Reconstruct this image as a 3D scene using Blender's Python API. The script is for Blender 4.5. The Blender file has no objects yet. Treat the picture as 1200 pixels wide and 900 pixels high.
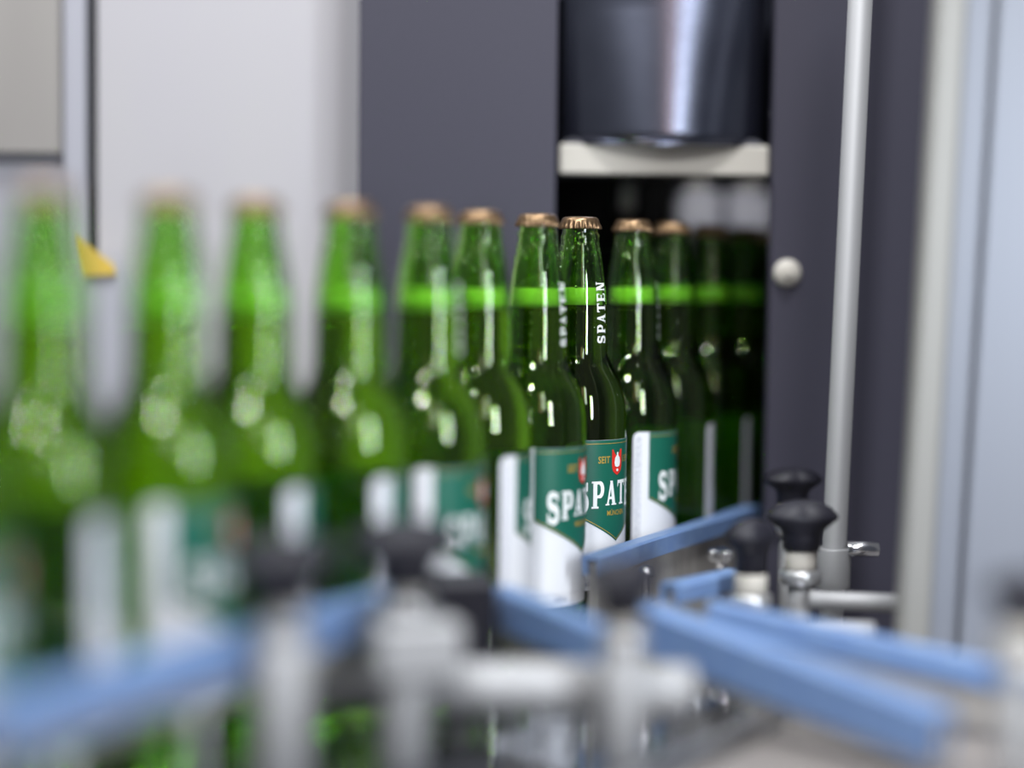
import bpy, math, random
from mathutils import Vector, Matrix
PI = math.pi
R = math.radians
col = bpy.context.scene.collection
random.seed(7)

# ------------------------------------------------------------------ camera
cam_data = bpy.data.cameras.new('camera')
cam = bpy.data.objects.new('camera', cam_data)
col.objects.link(cam)
cam.matrix_world = (Matrix.Translation((0, 0, .265))
                    @ Matrix.Rotation(PI/2 - math.atan(139/2200), 4, 'X')
                    @ Matrix.Rotation(R(.7), 4, 'Z'))
cam_data.sensor_width = 36
cam_data.lens = 66
cam_data.clip_start = .01
cam_data.dof.use_dof = True
cam_data.dof.focus_distance = 1.33
cam_data.dof.aperture_fstop = 66/78
cam_data.dof.aperture_blades = 0
sc = bpy.context.scene
sc.camera = cam
sc.view_settings.view_transform = 'Standard'
sc.view_settings.look = 'None'
sc.view_settings.gamma = 1
sc.view_settings.exposure = -0.13
sc.cycles.max_bounces = 40
sc.cycles.transmission_bounces = 36
sc.cycles.glossy_bounces = 8
sc.cycles.diffuse_bounces = 3
sc.cycles.transparent_max_bounces = 12
sc.cycles.caustics_reflective = False
sc.cycles.caustics_refractive = True
sc.cycles.sample_clamp_indirect = 40
sc.cycles.use_denoising = True

# ------------------------------------------------------------------ light
world = bpy.data.worlds.new('hall_light')
sc.world = world
world.use_nodes = True
bg = world.node_tree.nodes['Background']
bg.inputs[0].default_value = (.72, .74, .80, 1)
bg.inputs[1].default_value = .21

def area(name, loc, target, sx, sy, power, color=(1, 1, 1)):
    d = bpy.data.lights.new(name, 'AREA')
    d.shape = 'RECTANGLE'; d.size = sx; d.size_y = sy
    d.energy = power; d.color = color
    o = bpy.data.objects.new(name, d)
    o.location = loc
    o.rotation_euler = (Vector(target) - Vector(loc)).to_track_quat('-Z', 'Y').to_euler()
    col.objects.link(o)
    return o
# ceiling lamps, and the upright strip lamp of the machine to the right of the camera
area('ceiling_lamp', (.35, .45, 2.5), (0, 1.1, 0), .36, .36, 62, (.96, .98, 1))
area('ceiling_lamp', (-.5, -1.1, 2.3), (0, 1.2, 0), .36, .36, 66, (.96, .98, 1))
area('ceiling_lamp', (-1.7, 1.3, 2.5), (0, 1.2, 0), .36, .36, 24, (.96, .98, 1))
area('ceiling_lamp', (-.7, 2.0, 2.5), (0, 1.2, 0), .36, .36, 16, (.96, .98, 1))
area('ceiling_lamp', (.6, 2.1, 2.5), (0, 1.2, 0), .36, .36, 16, (.96, .98, 1))
area('ceiling_lamp', (-1.3, .1, 2.4), (0, 1.2, 0), .36, .36, 16, (.96, .98, 1))
area('machine_strip_lamp', (.60, .46, .345), (0, 1.25, .27), .10, .42, 5.6, (.86, .93, 1))
area('added_hood_light', (.75, -.80, 1.1), (.1, 1.4, .4), .22, .9, 6, (.88, .94, 1))  # unseen white light, added to give the polished hood its bright streak
area('added_warm_light', (.46, -.80, 1.0), (.1, 1.4, .4), .25, 1.0, 1.5, (1, .62, .48))  # added out of view, tints the hood reflection pink beside the white streak
sd = bpy.data.lights.new('added_block_spot', 'SPOT')  # spot added behind the lintel to brighten the pale hanging blocks
sd.energy = .55; sd.spot_size = R(34); sd.spot_blend = .4; sd.shadow_soft_size = .006
so = bpy.data.objects.new('added_block_spot', sd); col.objects.link(so)
so.location = (.190, 1.535, .352)
so.rotation_euler = (Vector((.190, 1.695, .314)) - so.location).to_track_quat('-Z', 'Y').to_euler()

# ------------------------------------------------------------------ materials
def mat(name, color, rough=.5, metal=0, trans=0, ior=1.45, noise=None, bump=None, coat=0, spec=.5):
    m = bpy.data.materials.new(name)
    m.use_nodes = True
    nt = m.node_tree
    b = nt.nodes['Principled BSDF']
    b.inputs['Base Color'].default_value = (*color, 1)
    b.inputs['Roughness'].default_value = rough
    b.inputs['Metallic'].default_value = metal
    b.inputs['Transmission Weight'].default_value = trans
    b.inputs['IOR'].default_value = ior
    b.inputs['Coat Weight'].default_value = coat
    b.inputs['Specular IOR Level'].default_value = spec
    if noise or bump:
        tc = nt.nodes.new('ShaderNodeTexCoord')
        mp = nt.nodes.new('ShaderNodeMapping')
        nt.links.new(tc.outputs['Object'], mp.inputs[0])
    if noise:                                     # (scale, stretch xyz, second colour, detail)
        s, st, c2, det = noise
        mp.inputs['Scale'].default_value = st
        nz = nt.nodes.new('ShaderNodeTexNoise')
        nz.inputs['Scale'].default_value = s
        nz.inputs['Detail'].default_value = det
        mx = nt.nodes.new('ShaderNodeMix'); mx.data_type = 'RGBA'
        mx.inputs['A'].default_value = (*color, 1)
        mx.inputs['B'].default_value = (*c2, 1)
        nt.links.new(mp.outputs[0], nz.inputs['Vector'])
        rp = nt.nodes.new('ShaderNodeValToRGB')
        rp.color_ramp.elements[0].position = .35
        rp.color_ramp.elements[1].position = .65
        nt.links.new(nz.outputs['Fac'], rp.inputs[0])
        nt.links.new(rp.outputs[0], mx.inputs['Factor'])
        nt.links.new(mx.outputs['Result'], b.inputs['Base Color'])
    if bump:                                      # (scale, strength, distance)
        nb = nt.nodes.new('ShaderNodeTexNoise')
        nb.inputs['Scale'].default_value = bump[0]
        bp = nt.nodes.new('ShaderNodeBump')
        bp.inputs['Strength'].default_value = bump[1]
        bp.inputs['Distance'].default_value = bump[2]
        nt.links.new(mp.outputs[0], nb.inputs['Vector'])
        nt.links.new(nb.outputs['Fac'], bp.inputs['Height'])
        nt.links.new(bp.outputs[0], b.inputs['Normal'])
    return m

M = dict(
    glass=mat('green_glass', (.44, .80, .16), 0.012, 0, 1, 1.5, spec=.85),
    beer=mat('beer', (.98, .80, .07), 0.0, 0, 1, 1.34),
    foam=mat('foam', (.96, .97, .90), .6),
    cap=mat('gold_cap', (.23, .148, .082), .32, .85, bump=(900, .15, .0005)),
    paper=mat('label_paper', (.78, .79, .83), .5),
    green=mat('label_green', (.006, .115, .075), .4),
    white=mat('white_print', (.86, .88, .88), .5),
    gold=mat('gold_print', (.55, .36, .06), .4, .3),
    red=mat('red_print', (.72, .03, .02), .4),
    grey=mat('grey_print', (.34, .36, .44), .6),
    water=mat('water', (1, 1, 1), .03, 0, 1, 1.5),
    blue=mat('blue_plastic', (.130, .215, .42), .40, noise=(90, (1, 1, 1), (.16, .25, .44), 4), bump=(500, .15, .0005)),
    steel=mat('brushed_steel', (.60, .60, .62), .34, .85, noise=(25, (1, 1, 12), (.50, .50, .52), 3)),
    bright=mat('bright_steel', (.80, .80, .82), .16, 1),
    rod=mat('satin_steel', (.37, .37, .38), .58, .35),
    dull=mat('worn_steel', (.48, .46, .44), .5, .55, noise=(60, (1, 1, .3), (.38, .36, .34), 4)),
    black=mat('black_plastic', (.012, .0115, .018), .5, bump=(300, .2, .0005), spec=.35),
    dark=mat('dark_painted_metal', (.050, .048, .070), .5, noise=(500, (1, 1, 1), (.042, .040, .060), 3), bump=(900, .2, .0004)),
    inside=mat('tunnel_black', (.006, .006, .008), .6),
    cabinet=mat('grey_cabinet', (.48, .465, .485), .45, .1, noise=(9, (1, 1, .35), (.47, .455, .485), 4)),
    cabinet2=mat('tan_cabinet', (.37, .35, .33), .45, .2, noise=(6, (1, 1, .3), (.30, .28, .27), 3)),
    trim=mat('pale_trim', (.50, .50, .56), .35, .3),
    polish=mat('polished_plate', (.20, .215, .28), .2, 1, noise=(9, (1, 1, 1), (.155, .165, .22), 3), bump=(14, .1, .002)),
    cream=mat('cream_plastic', (.52, .49, .44), .5),
    pale=mat('pale_plastic', (.48, .48, .55), .5),
    belt=mat('wet_chain_steel', (.30, .31, .34), .10, .9, bump=(120, .12, .001)),
    yellow=mat('yellow_sticker', (.62, .43, .07), .5),
    door=mat('door_sheet', (.215, .228, .265), .45, .2, noise=(5, (1, 1, .3), (.20, .22, .27), 3)),
    washer=mat('washer_steel', (.50, .50, .51), .35, .8),
    tray=mat('warm_sheet_metal', (.25, .225, .21), .5, .2, noise=(12, (1, 1, 1), (.21, .19, .18), 4)),
    frame=mat('door_frame_metal', (.27, .265, .25), .45, .2),
    concrete=mat('concrete', (.22, .21, .21), .7, noise=(8, (1, 1, 1), (.17, .16, .16), 5)),
    wall=mat('hall_wall', (.60, .60, .60), .8, noise=(3, (1, 1, 1), (.55, .55, .55), 4)),
)

# ------------------------------------------------------------------ mesh helpers
class MB:
    def __init__(s): s.v = []; s.f = []; s.sm = []
    def add(s, vs, fs, smooth=False):
        n = len(s.v); s.v += [tuple(p) for p in vs]
        s.f += [tuple(i + n for i in f) for f in fs]; s.sm += [smooth]*len(fs)
        return s
    def box(s, c, size, mtx=None, bev=.12):
        """box with chamfered vertical and horizontal edges"""
        x, y, z = (q/2 for q in size)
        b = min(x, y, z)*bev*2
        vs = []
        for sx in (-1, 1):
            for sy in (-1, 1):
                for sz in (-1, 1):
                    vs.append((sx*x, sy*(y-b), sz*(z-b)))
                    vs.append((sx*(x-b), sy*y, sz*(z-b)))
                    vs.append((sx*(x-b), sy*(y-b), sz*z))
        def I(sx, sy, sz, k): return ((sx > 0)*4 + (sy > 0)*2 + (sz > 0))*3 + k
        fs = []
        for sg in (-1, 1):
            fs.append([I(sg, a, b_, 0) for a, b_ in ((-1, -1), (1, -1), (1, 1), (-1, 1))])
            fs.append([I(a, sg, b_, 1) for a, b_ in ((-1, -1), (1, -1), (1, 1), (-1, 1))])
            fs.append([I(a, b_, sg, 2) for a, b_ in ((-1, -1), (1, -1), (1, 1), (-1, 1))])
        for a in (-1, 1):
            for b_ in (-1, 1):
                fs.append([I(-1, a, b_, 1), I(1, a, b_, 1), I(1, a, b_, 2), I(-1, a, b_, 2)])
                fs.append([I(a, -1, b_, 0), I(a, 1, b_, 0), I(a, 1, b_, 2), I(a, -1, b_, 2)])
                fs.append([I(a, b_, -1, 0), I(a, b_, 1, 0), I(a, b_, 1, 1), I(a, b_, -1, 1)])
                for c_ in (-1, 1):
                    fs.append([I(a, b_, c_, 0), I(a, b_, c_, 1), I(a, b_, c_, 2)])
        T = Matrix.Translation(c) @ (mtx or Matrix.Identity(4))
        ws = [T @ Vector(p) for p in vs]
        cc = T @ Vector((0, 0, 0))
        out = []
        for f in fs:                               # outward winding
            p = [ws[i] for i in f]
            n = (p[1]-p[0]).cross(p[2]-p[0])
            out.append(f if n.dot(sum(p, Vector())/len(p) - cc) > 0 else f[::-1])
        return s.add(ws, out)
    def lathe(s, prof, n=32, mtx=None, cap=True, smooth=True, rf=None):
        """profile [(r, z)] from bottom to top; rf(r, z, angle) may vary the radius"""
        T = mtx or Matrix.Identity(4)
        vs = []; fs = []
        for r, z in prof:
            for k in range(n):
                a = 2*PI*k/n
                q = rf(r, z, a) if rf else r
                vs.append(T @ Vector((q*math.cos(a), q*math.sin(a), z)))
        for j in range(len(prof)-1):
            for k in range(n):
                fs.append((j*n+k, j*n+(k+1) % n, (j+1)*n+(k+1) % n, (j+1)*n+k))
        s.add(vs, fs, smooth)
        if cap:
            m = len(s.v) - len(vs)
            s.f.append(tuple(m + k for k in range(n))[::-1]); s.sm.append(False)
            s.f.append(tuple(m + (len(prof)-1)*n + k for k in range(n))); s.sm.append(False)
        return s
    def rod(s, a, b, r, n=24, ch=.12):
        a = Vector(a); b = Vector(b); d = b - a; L = d.length
        T = Matrix.Translation(a) @ d.to_track_quat('Z', 'Y').to_matrix().to_4x4()
        c = r*ch
        return s.lathe([(r-c, 0), (r, c), (r, L-c), (r-c, L)], n, T, True, True)
    def build(s, name, m, parent=None):
        me = bpy.data.meshes.new(name)
        me.from_pydata(s.v, [], s.f)
        me.polygons.foreach_set('use_smooth', s.sm)
        me.materials.append(m)
        me.update()
        o = bpy.data.objects.new(name, me)
        col.objects.link(o)
        if parent: o.parent = parent
        return o

def tag(o, label=None, cat=None, group=None, kind=None):
    if label: o['label'] = label
    if cat: o['category'] = cat
    if group: o['group'] = group
    if kind: o['kind'] = kind
    return o

def empty(name, loc=(0, 0, 0), rz=0, **k):
    o = bpy.data.objects.new(name, None)
    o.empty_display_size = .02
    o.location = loc; o.rotation_euler = (0, 0, rz)
    col.objects.link(o)
    return tag(o, **k)

def tree(o):
    out = [o]
    for c in o.children: out += tree(c)
    return out

def copy_tree(o, parent=None):
    c = o.copy(); col.objects.link(c); c.parent = parent
    for ch in list(o.children): copy_tree(ch, c)
    return c

# ------------------------------------------------------------------ setting
tag(MB().box((0, 1.5, -.93), (9, 9, .06)).build('floor', M['concrete']), kind='structure')
tag(MB().box((0, 3.9, .6), (9, .06, 3)).build('wall_back', M['wall']), kind='structure')

# ------------------------------------------------------------------ chain conveyor
U = Vector((.515, .857, 0)); U.normalize()
N = Vector((U.y, -U.x, 0))                         # towards camera and right
ORG = Vector((.047, 1.348, 0)) + N*.004
ang = math.atan2(U.y, U.x)
def CP(s, n, z=0): return ORG + U*s + N*n + Vector((0, 0, z))
conv = empty('conveyor', CP(0, .08, -.90), ang, label='wet steel slat chain conveyor table carrying the row of green bottles', cat='conveyor')
def put(o, parent):                                # parent an object already placed in the world
    o.parent = parent
    o.matrix_parent_inverse = (Matrix.Translation(parent.location) @ Matrix.Rotation(parent.rotation_euler.z, 4, 'Z')).inverted()
    return o
lanes = [(0, -.80, .80), (1, -.95, .075), (2, -.95, .03), (-1, -.80, -.02)]
pitch = .0381
def plate_mesh():
    b = MB()
    w = .0405; h = pitch/2 - .0006
    # slat with hinge notches at its middle
    pts = [(-h, -w), (-h, -.014), (-h+.006, -.012), (-h+.006, .012), (-h, .014), (-h, w), (h, w), (h, .013), (h+.0055, .011), (h+.0055, -.011), (h, -.013), (h, -w)]
    top = [(x, y, 0) for x, y in pts]
    inn = [(x*.97, y*.99, .0) for x, y in pts]
    n = len(pts)
    vs = [(x, y, -.004) for x, y in pts] + [(x, y, -.0006) for x, y in pts] + inn
    fs = [tuple(range(n))[::-1]]
    for j in (0, 1):
        for k in range(n): fs.append((j*n+k, j*n+(k+1) % n, (j+1)*n+(k+1) % n, (j+1)*n+k))
    fs.append(tuple(range(2*n, 3*n)))
    b.v = []; b.add(vs, [f[::-1] for f in fs])
    return b
pl0 = None
for ln, s0, s1 in lanes:
    k = 0; s = s0
    while s < s1:
        if pl0 is None:
            pl0 = plate_mesh().build('chain_plate', M['belt']); o = pl0
        else:
            o = pl0.copy(); col.objects.link(o)
        o.parent = conv
        o.location = (s, -(ln*.0832) + .08, .90 - .0002*random.random())
        o.rotation_euler = (R(random.uniform(-.12, .12)), R(random.uniform(-.12, .12)), 0)
        s += pitch
def conv_box(name, c, size, m):
    b = MB(); b.box(c, size, bev=.05)
    return b.build(name, M[m], conv)
conv_box('bed', (-.1, .08, .882), (1.3, .082, .02), 'dull')
conv_box('bed', (-.45, -.045, .882), (1.0, .165, .02), 'dull')
conv_box('side_frame', (-.45, -.134, .84), (1.0, .008, .125), 'steel')
conv_box('side_frame', (-.45, .214, .84), (.8, .008, .125), 'steel')
for x in (-.9, -.05):
    for y in (-.12, .20):
        conv_box('leg', (x, y, .39), (.04, .04, .78), 'steel')

# ------------------------------------------------------------------ bottles
PROF = [(.0290, .000), (.0325, .0012), (.0347, .0045), (.0353, .010), (.0353, .030), (.0353, .060), (.0353, .090), (.0353, .120),
        (.0353, .148), (.0353, .156), (.0351, .162), (.0346, .167), (.0339, .1715), (.0328, .176), (.0314, .1805), (.0296, .185), (.0272, .1895), (.0248, .1935),
        (.0227, .1975), (.0214, .202), (.0207, .207), (.0204, .213), (.0202, .222), (.0200, .232), (.0195, .241), (.0188, .250), (.0178, .258),
        (.0165, .266), (.0151, .273), (.0140, .2785), (.0134, .2815), (.0137, .2835), (.0137, .2860), (.0128, .2880), (.0125, .2900), (.0130, .2920), (.0130, .2960), (.0118, .2975)]
def r_at(z):
    for (r0, z0), (r1, z1) in zip(PROF, PROF[1:]):
        if z0 <= z <= z1: return r0 + (r1-r0)*(z-z0)/(z1-z0)
    return PROF[-1][0]
WALL = .0026
def inner(z): return max(r_at(z) - WALL, .009) if z > .012 else .031
def cyl(a, z, off=.0002):
    """point on the bottle's skin, angle a (degrees) from the label's centre, height z"""
    r = r_at(z) + off
    t = R(a)
    return (r*math.sin(t), -r*math.cos(t), z)

def grid_patch(b, a0, a1, zf0, zf1, na, nz, off):
    vs = []; fs = []
    for i in range(na+1):
        a = a0 + (a1-a0)*i/na
        z0 = zf0(a) if callable(zf0) else zf0
        z1 = zf1(a) if callable(zf1) else zf1
        for j in range(nz+1): vs.append(cyl(a, z0 + (z1-z0)*j/nz, off))
    for i in range(na):
        for j in range(nz):
            q = i*(nz+1)+j
            fs.append((q, q+nz+1, q+nz+2, q+1))
    b.add(vs, fs, True)

# hand-drawn display letters in a unit box: list of quads (4 points)
def sweep(path, ws):
    q = []; L = []; Rr = []
    n = len(path)
    for i, (x, y) in enumerate(path):
        x0, y0 = path[max(i-1, 0)]; x1, y1 = path[min(i+1, n-1)]
        d = math.hypot(x1-x0, y1-y0) or 1
        nx, ny = -(y1-y0)/d, (x1-x0)/d
        w = ws[i] if isinstance(ws, list) else ws
        L.append((x+nx*w/2, y+ny*w/2)); Rr.append((x-nx*w/2, y-ny*w/2))
    for i in range(n-1): q.append((Rr[i], Rr[i+1], L[i+1], L[i]))
    return q
def rect(x0, y0, x1, y1): return [((x0, y0), (x1, y0), (x1, y1), (x0, y1))]
def arcp(cx, cy, rx, ry, a0, a1, n): return [(cx+rx*math.cos(R(a0+(a1-a0)*i/n)), cy+ry*math.sin(R(a0+(a1-a0)*i/n))) for i in range(n+1)]
GL = {}
sp = arcp(.49, .74, .27, .185, 20, 180, 9) + arcp(.49, .72, .27, .20, 190, 245, 3) + arcp(.50, .30, .29, .22, 62, 0, 4) + arcp(.50, .27, .29, .20, -10, -165, 9)
n_ = len(sp)
GL['S'] = sweep(sp, [.10 + .15*math.sin(PI*i/(n_-1))**.8 + (.04 if i in (0, n_-1) else 0) for i in range(n_)]) + rect(.74, .68, .84, .97) + rect(.13, .03, .23, .34)
GL['P'] = rect(.14, .0, .42, 1) + rect(.03, 0, .53, .07) + rect(.03, .93, .30, 1) + sweep([(.40, .945), (.56, .945)] + arcp(.56, .69, .26, .255, 90, -90, 10) + [(.40, .435)], [.11, .11] + [.11 + .15*math.sin(PI*i/10) for i in range(11)] + [.11])
GL['A'] = [((.10, 0), (.24, 0), (.56, 1), (.42, 1)), ((.60, 0), (.90, 0), (.60, 1), (.38, 1))] + rect(.24, .24, .70, .35) + rect(.0, 0, .33, .06) + rect(.52, 0, 1, .06)
GL['T'] = rect(.36, 0, .64, 1) + rect(.24, 0, .76, .07) + rect(.03, .86, .97, 1) + [((.03, .70), (.12, .78), (.14, .9), (.03, .9)), ((.88, .78), (.97, .70), (.97, .9), (.86, .9))]
GL['E'] = rect(.12, 0, .40, 1) + rect(.03, .88, .86, 1) + rect(.03, 0, .88, .12) + rect(.38, .45, .68, .56) + rect(.77, .72, .87, .9) + rect(.79, .1, .90, .30) + rect(.64, .38, .72, .63)
GL['N'] = rect(.12, 0, .26, 1) + rect(.75, 0, .89, 1) + [((.12, 1), (.60, 0), (.89, 0), (.42, 1))] + rect(.02, 0, .37, .06) + rect(.64, .94, 1, 1) + rect(.02, .94, .30, 1)
def put_letter(b, ch, fn, sub=3):
    for q in GL[ch]:
        vs = []; fs = []
        for i in range(sub+1):
            for j in range(sub+1):
                u, v = i/sub, j/sub
                x = (1-v)*((1-u)*q[0][0]+u*q[1][0]) + v*((1-u)*q[3][0]+u*q[2][0])
                y = (1-v)*((1-u)*q[0][1]+u*q[1][1]) + v*((1-u)*q[3][1]+u*q[2][1])
                vs.append(fn(x, y))
        for i in range(sub):
            for j in range(sub):
                p = i*(sub+1)+j
                fs.append((p, p+sub+1, p+sub+2, p+1))
        b.add(vs, fs)

def text_mesh(b, s, fn, bold=.02):
    """small print: the default font's outlines laid on the skin; fn maps (x 0..1 along, y 0..1 up)"""
    cu = bpy.data.curves.new('t', 'FONT'); cu.body = s; cu.offset = bold; cu.resolution_u = 2
    o = bpy.data.objects.new('t', cu); col.objects.link(o)
    bpy.context.view_layer.update()
    me = bpy.data.meshes.new_from_object(o)
    xs = [v.co.x for v in me.vertices]; x0, x1 = min(xs), max(xs)
    b.add([fn((v.co.x-x0)/(x1-x0), v.co.y/.70) for v in me.vertices], [tuple(p.vertices) for p in me.polygons])
    bpy.data.objects.remove(o); bpy.data.curves.remove(cu); bpy.data.meshes.remove(me)

def green_bottom(a): return .070 + .0235*(abs(a)/67)**.9
def make_bottle():
    t = empty('beer_bottle')
    g = MB()
    out = PROF
    g.lathe(out, 56, None, False)
    inn = [(.030, .006)] + [(inner(z), z) for r, z in PROF if z > .012 and z < .2975]
    m = MB(); m.lathe(inn, 56, None, False)
    n0 = len(g.v)
    g.v += m.v; g.f += [tuple(i+n0 for i in f)[::-1] for f in m.f]; g.sm += m.sm
    K = 56; top_o = (len(out)-1)*K; top_i = n0 + (len(inn)-1)*K
    for k in range(K): g.f.append((top_o+k, top_o+(k+1) % K, top_i+(k+1) % K, top_i+k)); g.sm.append(True)
    # bottom with punt
    for base, flip in ((0, True), (n0, False)):
        zc = .004 if base == 0 else .011
        g.v.append((0, 0, zc)); c = len(g.v)-1
        for k in range(K):
            f = (base+k, base+(k+1) % K, c)
            g.f.append(f[::-1] if flip else f); g.sm.append(True)
    g.build('glass_body', M['glass'], t)
    # beer, overlapping the inner wall slightly, level at .237
    zs = [z for r, z in PROF if .012 < z < .237]
    bp = [(.0295, .0065), (.0325, .0125)] + [(inner(z)+.0002, z) for z in zs] + [(inner(.237)+.0002, .237)]
    MB().lathe(bp, 48).build('beer', M['beer'], t)
    fp = [(inner(.2372)-.0001, .2372), (inner(.243)-.0001, .243), (inner(.2480)-.0001, .2480), (inner(.249)-.001, .2492)]
    MB().lathe(fp, 48).build('foam', M['foam'], t)
    # crown cap: 21 crimps
    def rf(r, z, a): return r + (.0009*math.cos(23*a) * max(0, min(1, (.2962-z)/.0035)))
    cp = [(.0140, .2912), (.0147, .2911), (.0149, .2918), (.0145, .2935), (.0139, .2955), (.0135, .2972), (.0128, .2986), (.0112, .2996), (.0075, .29995), (.002, .3000)]
    MB().lathe(cp, 184, None, True, True, rf).build('crown_cap', M['cap'], t)
    # droplets of water on shoulder and neck
    d = MB(); rr = random.Random(3)
    ico_v = []; 
    for j, ph in enumerate((-60, -20, 20, 60)):
        for k in range(7):
            ico_v.append((math.cos(R(ph))*math.cos(2*PI*(k+.5*j)/7), math.cos(R(ph))*math.sin(2*PI*(k+.5*j)/7), math.sin(R(ph))))
    ico_v += [(0, 0, -1), (0, 0, 1)]
    ico_f = []
    for j in range(3):
        for k in range(7):
            ico_f += [(j*7+k, j*7+(k+1) % 7, (j+1)*7+k), (j*7+(k+1) % 7, (j+1)*7+(k+1) % 7, (j+1)*7+k)]
    for k in range(7): ico_f += [(28, (k+1) % 7, k), (29, 21+k, 21+(k+1) % 7)]
    for i in range(230):
        z = rr.choice([rr.uniform(.262, .288), rr.uniform(.270, .288), rr.uniform(.262, .288), rr.uniform(.205, .26), rr.uniform(.194, .204), rr.uniform(.16, .205)])
        a = rr.uniform(0, 360)
        s = rr.uniform(.0005, .0013)
        c = Vector(cyl(a, z, -s*.15)); nrm = Vector((c.x, c.y, 0)).normalized()
        Q = nrm.to_track_quat('Z', 'Y').to_matrix()
        d.add([c + Q @ Vector((v[0]*s, v[1]*s, v[2]*s*.6)) for v in ico_v], ico_f, True)
    tag(d.build('droplets', M['water'], t), kind='stuff')
    # wrap-around label: white paper with rounded upper corners
    p = MB()
    def ztop(a):
        e = 87 - abs(a)
        if e > 20: return .1425
        return .143 - (.005*(1-math.sqrt(max(0, 1-(1-e/8)**2))) if e < 8 else 0)
    aa = [-87, -86.5, -85.5, -84, -82, -79] 
    grid_patch(p, -87, -79, .036, ztop, 8, 6, .00025)
    grid_patch(p, -79, 79, .036, ztop, 44, 6, .00025)
    grid_patch(p, 79, 87, .036, ztop, 8, 6, .00025)
    lab = p.build('front_label', M['paper'], t)
    tag(lab, label='green and white paper label with white capitals')
    b = MB(); grid_patch(b, -67, 67, green_bottom, .1424, 48, 6, .0004); b.build('green_panel', M['green'], lab)
    b = MB(); grid_patch(b, -66, 66, .1398, .1402, 44, 1, .0005)
    grid_patch(b, -66, 66, lambda a: green_bottom(a)+.0012, lambda a: green_bottom(a)+.0017, 44, 1, .0005)
    W = 18.3
    text_mesh(b, 'SEIT', lambda x, y: cyl(-28+x*16, .1262+y*.0048, .00055), .015)
    text_mesh(b, '1397', lambda x, y: cyl(12+x*16, .1262+y*.0048, .00055), .015)
    text_mesh(b, 'MÜNCHEN', lambda x, y: cyl(-15+x*30, .0888+y*.0036, .00055), .015)
    b.build('gold_print', M['gold'], lab)
    b = MB()
    for i, ch in enumerate('SPATEN'):
        a0 = -W*3 + i*W
        e = abs(i-2.5)/2.5
        zb = .0965 - .005*e**1.6; zt = .1135
        put_letter(b, ch, lambda x, y, a0=a0, zb=zb, zt=zt: cyl(a0+.6+x*(W-1.2), zb+y*(zt-zb), .0006))
    b.build('lettering', M['white'], lab)
    # red shield with a white spade
    b = MB()
    sh = [(-9, .1355), (9, .1355), (9, .124), (7.5, .1205), (4, .1185), (0, .1172), (-4, .1185), (-7.5, .1205), (-9, .124)]
    b.add([cyl(a, z, .0006) for a, z in sh] + [cyl(0, .127, .0006)], [(i, (i+1) % 9, 9)[::-1] for i in range(9)])
    b.build('shield', M['red'], lab)
    b = MB()
    sd = [(-1.2, .1335), (1.2, .1335), (1.2, .1315), (4.2, .1295), (5.2, .1262), (4.2, .1236), (0, .1228), (-4.2, .1236), (-5.2, .1262), (-4.2, .1295), (-1.2, .1315)]
    b.add([cyl(a, z, .0008) for a, z in sd] + [cyl(0, .128, .0008)], [(i, (i+1) % 11, 11)[::-1] for i in range(11)])
    b.add([cyl(2*math.cos(k*PI/4), .1208+.0011*math.sin(k*PI/4), .0008) for k in range(8)], [tuple(range(8))])
    b.build('spade', M['white'], lab)
    # fine grey print along the side strip and at the foot
    b = MB(); rr = random.Random(5)
    for cc in (-82.5, -80, -77.5, 77.5, 80):
        z = .050
        while z < .136:
            l = rr.uniform(.002, .006)
            grid_patch(b, cc-.45, cc+.45, z, z+l, 1, 1, .0004); z += l+.0012
    for zz in (.0475, .0445):
        a = 24
        while a < 48:
            l = rr.uniform(2, 5); grid_patch(b, a, a+l, zz, zz+.0012, 2, 1, .0004); a += l+1
    text_mesh(b, '600ml', lambda x, y: cyl(-42+x*15, .0392+y*.0034, .0004), .02)
    grid_patch(b, -80, 80, .0440-.0003, .0440, 60, 1, .0003)
    b.build('grey_print', M['grey'], lab)
    # vertical lettering on the neck
    b = MB()
    for i, ch in enumerate('SPATEN'):
        z0 = .2095 + i*.0075
        def fn(x, y, z0=z0):
            z = z0 + x*.0066
            r = r_at(z)
            return cyl(-math.degrees((y-.5)*.0094/r), z, .0004)
        put_letter(b, ch, fn)
    tag(b.build('neck_lettering', M['white'], t), label='white vertical capitals')
    return t

BOT = [  # x, y, rotation of the label's centre to the right of the camera, label
 (-.2545, .822, 70, 'green beer bottle cut off by the left edge of the picture, nearest of the row'),
 (-.2246, .900, 121, 'large blurred green bottle in front of the black cabinet seam and yellow sticker'),
 (-.1785, .972, 69, 'blurred green bottle with white label strip centred, second whole one from the left'),
 (-.1418, 1.034, 114, 'blurred green bottle third from the left, before the middle of the pale grey cabinet'),
 (-.0950, 1.092, 110, 'blurred green bottle in front of the edge between pale cabinet and dark panel'),
 (-.0517, 1.150, 73, 'slightly blurred green bottle before the dark panel, its white strip left of a green label'),
 (-.0218, 1.221, 111, 'green bottle whose bright white label strip stands left of the sharp labels'),
 (.0161, 1.284, 67, 'green bottle with white lettering cut after its third letter, left of the sharpest one'),
 (.0474, 1.348, 53, 'sharpest green bottle, its white vertical neck lettering and red shield easy to read'),
 (.0895, 1.415, 91, 'green bottle with upright white label strip just above the start of the blue rail'),
 (.1245, 1.481, 144, 'green bottle entering the dark opening, last one with a clearly visible gold cap'),
 (.1615, 1.547, 146, 'dark green bottle just inside the opening, first with its cap in shadow'),
 (.1968, 1.612, 150, 'shadowed green bottle inside the opening, second from the right panel edge'),
 (.2325, 1.682, 160, 'deepest green bottle in the opening, half hidden by the right dark panel'),
]
proto = make_bottle()
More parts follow.
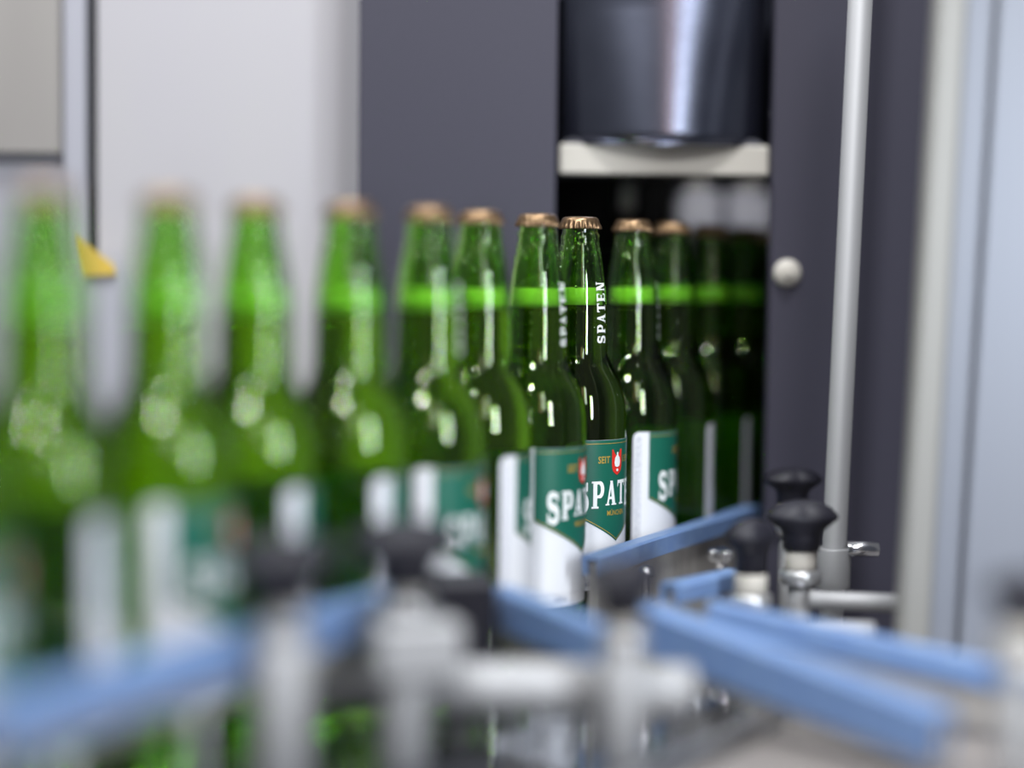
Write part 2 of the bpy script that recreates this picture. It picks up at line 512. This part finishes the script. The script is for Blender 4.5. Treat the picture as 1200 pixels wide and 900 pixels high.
for i, (x, y, rz, lb) in enumerate(BOT):
    o = proto if i == 0 else copy_tree(proto)
    o.location = (x, y, 0.0004)
    # label centre faces -y at rz = 0; also allow for the direction to the camera
    o.rotation_euler = (0, 0, R(rz) - math.atan2(x, y))
    tag(o, lb, 'bottle', 'green beer bottles in a row on the conveyor')

# ------------------------------------------------------------------ machine housing with the opening
PY = 1.46
hs = empty('machine_housing', (.1, PY+.2, -.90), label='dark grey machine housing with the opening the bottles run into', cat='machine')
def hpart(name, c, size, m, parent=hs, bev=.06):
    b = MB(); b.box(c, size, bev=bev)
    return put(b.build(name, M[m]), parent)
hpart('left_panel', (-.0445, PY+.0075, -.15), (.153, .015, 1.5), 'dark')
hpart('right_panel', (.2995, PY+.0075, .105), (.201, .015, .99), 'dark')
hpart('right_panel', (.34, PY+.0075, -.65), (.12, .015, .5), 'dark')
# curved polished hood above the opening
b = MB(); vs = []; fs = []
nx = 24; nz = 14
for i in range(nx+1):
    for j in range(nz+1):
        x = .0325 + .166*i/nx; z = .3595 + .145*j/nz
        u = (i/nx-.5)*2
        A = .029 - .014*min(1, j/nz/.8)
        y = PY + .026 - A*(1-u*u)
        vs.append((x, y, z))
for i in range(nx):
    for j in range(nz):
        q = i*(nz+1)+j; fs.append((q, q+nz+1, q+nz+2, q+1))
b.add(vs, fs, True)
hood = b.build('polished_hood', M['polish']); put(hood, hs)
sm = hood.modifiers.new('thick', 'SOLIDIFY'); sm.thickness = .002; sm.offset = 1
tag(hood, label='polished curved steel hood')
hpart('cream_bar', (.1165, PY+.018, .3485), (.163, .014, .0235), 'cream', bev=.1)
hpart('top_panel', (.115, PY+.0075, .62), (.166, .015, .23), 'dark')
hpart('lintel', (.115, PY+.04, .365), (.166, .02, .060), 'inside')
hpart('hood_backing', (.115, PY+.06, .46), (.20, .012, .13), 'inside')
# tunnel behind the opening
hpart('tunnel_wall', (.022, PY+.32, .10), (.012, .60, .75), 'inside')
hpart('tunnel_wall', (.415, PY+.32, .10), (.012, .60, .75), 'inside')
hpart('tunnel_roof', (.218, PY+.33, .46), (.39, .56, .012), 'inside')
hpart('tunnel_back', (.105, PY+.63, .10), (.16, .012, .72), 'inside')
hpart('tunnel_back', (.30, PY+.63, .08), (.228, .012, .74), 'dark')
# domed screws of the housing
bo = MB()
T = Matrix.Translation((.2125, PY, .2615)) @ Matrix.Rotation(PI/2, 4, 'X')
bo.lathe([(.0108, 0), (.0110, .001), (.0102, .003), (.0080, .0052), (.005, .0062)], 32, T)
bo.lathe([(.0042, .0050), (.0040, .0085), (.003, .0090)], 6, T, smooth=False)
put(bo.build('bolt', M['cream']), hs); hs.children[-1]
# pale guide blocks hanging from the tunnel roof
def hanging(x, y, w, h, lb, m='pale'):
    t = empty('guide_block', (x, y, .454-.0), label=lb, cat='machine part', group='blocks hanging inside the opening')
    zb = .336 - h
    b = MB(); b.box((0, 0, zb + h/2 - .454), (w, .05, h), bev=.12); b.build('block', M[m], t)
    b = MB(); b.rod((0, 0, .336-.454-.002), (0, 0, -.0005), .006); b.build('hanger_rod', M['dull'], t)
    b = MB(); b.lathe([(.008, 0), (.010, .002), (.010, .006), (.008, .008)], 6, Matrix.Translation((0, -.012, .335-.454)), smooth=False); b.build('nut', M['dull'], t)
hanging(.166, 1.72, .042, .040, 'pale grey block hanging inside the opening, left one of the big pair')
hanging(.212, 1.72, .042, .040, 'pale grey block hanging inside the opening, beside the right panel')
hanging(.098, 1.66, .014, .022, 'small dark grey nozzle block hanging near the middle of the opening', 'steel')

# ------------------------------------------------------------------ cabinets at the left
cb = empty('side_cabinet', (-.23, 1.60, -.90), label='pale grey sheet metal cabinet behind the blurred bottles', cat='cabinet')
hpart('front_sheet', (-.2285, 1.525, -.1), (.215, .012, 1.6), 'cabinet', cb)
hpart('side_sheet', (-.123, 1.526, -.1), (.004, .012, 1.6), 'trim', cb)
hpart('door_gap', (-.3405, 1.533, -.1), (.009, .012, 1.6), 'inside', cb)
hpart('edge_strip', (-.3540, 1.525, -.1), (.018, .014, 1.6), 'trim', cb)
cc = empty('tan_cabinet', (-.50, 1.60, -.90), label='dull tan grey cabinet at the upper left edge, left of the black seam', cat='cabinet')
hpart('front_sheet', (-.4665, 1.52, .60), (.205, .02, .50), 'cabinet2', cc)
hpart('lower_sheet', (-.4665, 1.535, -.255), (.205, .02, 1.29), 'trim', cc)
# yellow corner sticker and the slanted guard plate under it
gp = MB()
prof = [(-.345, .262), (-.318, .272), (-.296, .235), (-.281, .19), (-.272, .14), (-.27, .06), (-.335, .06), (-.345, .12)]
vs = [(x, 1.505, z) for x, z in prof] + [(x, 1.512, z) for x, z in prof]
n = len(prof)
gp.add(vs, [tuple(range(n)), tuple(range(n, 2*n))[::-1]] + [(i, (i+1) % n, n+(i+1) % n, n+i)[::-1] for i in range(n)])
guard = empty('guard_plate', (-.31, 1.508, .06), label='bent pale guard plate with yellow tip in front of the black seam', cat='guard')
tag(put(gp.build('plate', M['trim']), guard))
ys = MB()
prof = [(-.352, .285), (-.320, .262), (-.317, .254), (-.346, .252)]
vs = [(x, 1.500, z) for x, z in prof] + [(x, 1.5045, z) for x, z in prof]
ys.add(vs, [(0, 1, 2, 3), (7, 6, 5, 4)] + [(i, 4+i, 4+(i+1) % 4, (i+1) % 4) for i in range(4)])
tag(put(ys.build('yellow_tip', M['yellow']), guard), label='yellow corner tip')
guard_stay = MB().rod((-.31, 1.511, .10), (-.31, 1.5185, .10), .006)
put(guard_stay.build('stay', M['steel']), guard)

# ------------------------------------------------------------------ pole and guard door at the right
pt = Vector((.2505, 1.365, .60)); pb = Vector((.2350, 1.355, .030))
pole = empty('upright_pole', (.2350, 1.355, -.90), label='round steel pole leaning slightly, in front of the right dark panel', cat='pole')
d = (pt-pb).normalized()
put(MB().rod(pb - d*.93, pt, .0088, 32).build('tube', M['rod']), pole)
put(MB().lathe([(.0125, 0), (.0128, .001), (.0128, .028), (.0125, .029)], 32, Matrix.Translation((.2352, 1.355, .034))).build('collar', M['rod']), pole)
put(MB().rod((.2440, 1.35, .063), (.2670, 1.35, .063), .0058).build('clamp_pin', M['bright']), pole)

door = empty('guard_door', (.32, 1.16, 0), label='blurred stainless guard door filling the right edge of the picture', cat='door')
sh = Matrix.Rotation(R(1.9), 4, 'Y')
def dpart(name, x, y, z, size, m, bev):
    b = MB(); b.box((x + (z-.24)*math.tan(R(1.9)), y, z), size, sh, bev); put(b.build(name, M[m]), door)
dpart('frame_profile', .2580, 1.16, .32, (.0195, .02, .635), 'frame', .15)
dpart('seal', .2780, 1.170, .32, (.0195, .006, .625), 'door', .1)
dpart('door_sheet', .381, 1.166, .32, (.185, .012, .635), 'door', .1)

# ------------------------------------------------------------------ blue capped guide rails
def rail(a, b_, z, lb,  plate_h=.045, cap=(.014, .013), bolts=(), rails_group='blue topped guide rails', m='dull', screw=None, z2=None):
    z2 = z if z2 is None else z2
    a = Vector((*a, z)); b_ = Vector((*b_, z2)); L = (b_-a).length
    rz = math.atan2(b_.y-a.y, b_.x-a.x)
    t = empty('guide_rail', (a.x, a.y, z - cap[1] - plate_h + .004), rz, label=lb, cat='rail', group=rails_group)
    t.rotation_euler = (0, math.asin((z-z2)/L), rz)
    zz = plate_h + cap[1] - .004                   # top, local
    w, h = cap
    th = .0032
    p = MB()
    # U profile: web and two lips, chamfered outside
    sec = [(-w/2, zz-h), (-w/2, zz-.0015), (-w/2+.0015, zz), (w/2-.0015, zz), (w/2, zz-.0015), (w/2, zz-h), (w/2-th, zz-h), (w/2-th, zz-th), (-w/2+th, zz-th), (-w/2+th, zz-h)]
    n = len(sec); segs = 10
    vs = []; fs = []
    for i in range(segs+1):
        for y, q in sec: vs.append((L*i/segs, y, q))
    for i in range(segs):
        for k in range(n): fs.append((i*n+k, i*n+(k+1) % n, (i+1)*n+(k+1) % n, (i+1)*n+k))
    for e in (0, segs*n):
        f1 = [(0, 1, 8, 9), (1, 2, 8), (2, 3, 7, 8), (3, 4, 7), (4, 5, 6, 7)]
        for f in f1: fs.append(tuple(e+i for i in (f if e else f[::-1])))
    p.add(vs, [f[::-1] for f in fs])
    tag(p.build('blue_strip', M['blue'], t), label='blue plastic wear strip')
    pw = w - 2*th - .0006
    b = MB(); b.box((L/2+.001, 0, (zz-th-.0004)/2), (L-.004, pw, zz-th-.0004), bev=.05); b.build('steel_plate', M[m], t)
    for q in (.15, .45):                           # stays down to the table
        zb = t.location.z - (z-z2)*q
        if zb > .004: MB().rod((L*q, 0, .0015), (L*q, 0, -zb+.0012), min(.004, pw*.4), 16).build('stay', M['steel'], t)
    out = -pw/2 - .016                             # fasteners stand on a small ledge outside the plate
    if bolts:
        b = MB(); b.box((L*.42, -pw/2 - .0125, .012), (L*.72, .024, .003), bev=.1); b.build('ledge', M[m], t)
    for s in bolts:
        b = MB()
        T = Matrix.Translation((s, out, .0135))
        b.lathe([(.0030, 0), (.0030, .025), (.0055, .0253), (.0062, .0275), (.0060, .031), (.0045, .0335), (.0018, .0345)], 20, T)
        b.build('bolt', M['bright'], t)
    if screw:
        b = MB()
        T = Matrix.Translation((screw, out, .0135))
        b.lathe([(.0030, 0), (.0030, .013), (.0052, .0135), (.0056, .0185)], 20, T)
        b.lathe([(.0085, .0185), (.0102, .0200), (.0102, .0255), (.0092, .0270), (.006, .0275)], 96, T, True, False, lambda r, z, a: r*(1+.04*math.cos(24*a)))
        tag(b.build('knurled_screw', M['bright'], t), label='knurled steel thumb screw')
    return t
rail((.0537, 1.238), (.1960, 1.512), .0735, 'sharp blue topped rail leading into the opening, under the sharp labels', .050, (.0135, .0135), bolts=(.050,), screw=.190)
rail((-.2160, .748), (-.0640, 1.036), .085, 'blurred blue rail along the foreground bottles at lower left', .014, (.020, .020))
rail((-.0060, 1.125), (.0530, 1.030), .072, 'short blurred blue rail between the black box and the middle black knob', .022, (.014, .024), z2=.066)
rail((.0760, 1.125), (.2260, .970), .064, 'large blurred blue rail slanting down from the middle to the lower right', .012, (.020, .027), z2=.036)
rail((.1180, 1.128), (.3400, 1.032), .0645, 'blurred blue rail behind the large one, reaching the right edge', .026, (.012, .016), z2=.0345)
rail((.1020, 1.185), (.1500, 1.245), .064, 'short blurred blue rail piece below the knurled screw', .030, (.014, .012))

tray = empty('side_table', CP(-.40, .42, -.90), ang, label='pale sheet metal side table under the blurred blue rails at lower right', cat='table')
b = MB(); b.box((0, 0, .892), (.90, .38, .012), bev=.05); b.build('table_top', M['tray'], tray)
for x in (-.4, .4):
    for y in (-.15, .15):
        b = MB(); b.box((x, y, .443), (.04, .04, .886), bev=.05); b.build('leg', M['steel'], tray)

# ------------------------------------------------------------------ clamps with black wing knobs
def knob_mesh(w, h, m='black'):
    b = MB()
    hub = w*.26
    prof = [(hub*.86, 0), (hub*.98, .001), (hub*.98, h*.28), (hub*1.1, h*.40), (w*.43, h*.56), (w*.495, h*.64), (w*.5, h*.68), (w*.47, h*.75), (w*.39, h*.86), (w*.26, h*.95), (w*.10, h)]
    def rf(r, z, a):
        k = max(0, min(1, (z-h*.3)/(h*.35)))
        lob = .62 + .38*abs(math.cos(a))**1.6
        return r*(1-k) + r*lob*k
    b.lathe(prof, 48, None, True, True, rf)
    return b
def clamp(x, y, z, w, h, rz, lb, stem_r=.009, low=-.02, collar=.014, block=None, cz=.013):
    """z = underside of the black knob"""
    t = empty('clamp_knob', (x, y, low), rz, label=lb, cat='knob', group='black wing knobs on steel posts')
    q = z - low
    o = knob_mesh(w, h).build('wing_knob', M['black'], t); o.location = (0, 0, q); tag(o, label='black plastic wing knob')
    b = MB(); b.lathe([(collar*.72, 0), (collar*.76, .001), (collar*.76, cz-.001), (collar*.72, cz)], 28, Matrix.Translation((0, 0, q-cz))); b.build('sleeve', M['cream'], t)
    b = MB(); b.lathe([(collar*.9, 0), (collar, .0015), (collar, .0085), (collar*.9, .010)], 28, Matrix.Translation((0, 0, q-cz-.010))); b.build('washer', M['washer'], t)
    b = MB(); b.rod((0, 0, 0), (0, 0, q-cz-.010), stem_r); b.build('post', M['rod'], t)
    if block:
        bb = MB(); bb.box((block[0], 0, q-cz-.010-block[3]/2-.001), (block[1], block[2], block[3]), bev=.1); bb.build('clamp_block', M['rod'], t)
    return t
clamp(.2120, 1.405, .088, .046, .028, .2, 'small black wing knob beside the steel pole, highest and farthest of the three')
clamp(.1960, 1.255, .076, .050, .034, .1, 'black wing knob just in front of the steel pole, right one of the front two', stem_r=.008)
clamp(.1560, 1.205, .068, .040, .036, .9, 'rounded black knob next to the knurled screw', stem_r=.010)
clamp(.0605, .985, .080, .050, .032, .5, 'blurred black knob in front of the middle blue rails, on a pale post', stem_r=.0115, collar=.0125, low=.0005, cz=.008)
clamp(-.0545, .975, .096, .064, .037, .3, 'blurred black knob left of the black box, on a thick pale post', stem_r=.013, collar=.014, block=(.005, .046, .034, .030), low=.0005, cz=.006)
clamp(-.1095, .900, .100, .058, .034, .4, 'leftmost blurred black knob, above the lower left blue rail end', stem_r=.013, collar=.012, low=.0005, cz=.006)
clamp(.2480, .900, .094, .040, .026, .4, 'blurred black knob cut by the right edge of the picture', stem_r=.009, low=.0005)

# cross rods
def rodthing(a, b_, r, lb, m='rod'):
    a = Vector(a); b_ = Vector(b_)
    o = MB().rod(a, b_, r).build('cross_rod', M[m])
    return tag(o, lb, 'rod', 'steel cross rods of the rail supports')
rodthing((-.1280, 1.006, .0370), (.1010, 1.012, .0350), .0140, 'thick blurred pale rod running across the lower middle of the picture')
rodthing((.1990, 1.235, .0460), (.2620, 1.225, .0455), .0062, 'short steel rod below the pole, upper one of two')
rodthing((.1430, 1.190, .0350), (.2330, 1.185, .0345), .0066, 'short steel rod just above the large blue rails, lower one of two')

# black sensor box between the rails
bx = empty('sensor_box', (-.0300, 1.090, 0), .2, label='small black sensor box between the two blurred blue rails', cat='sensor')
b = MB(); b.box((.001, 0, .052), (.040, .03, .064), bev=.12); b.build('housing', M['black'], bx)
b = MB(); b.rod((0, 0, .0005), (0, 0, .034), .007); b.build('foot', M['dull'], bx)

print('OBJECTS', len(bpy.data.objects), 'TRIS', sum(len(o.data.polygons) for o in bpy.data.objects if o.type == 'MESH'))
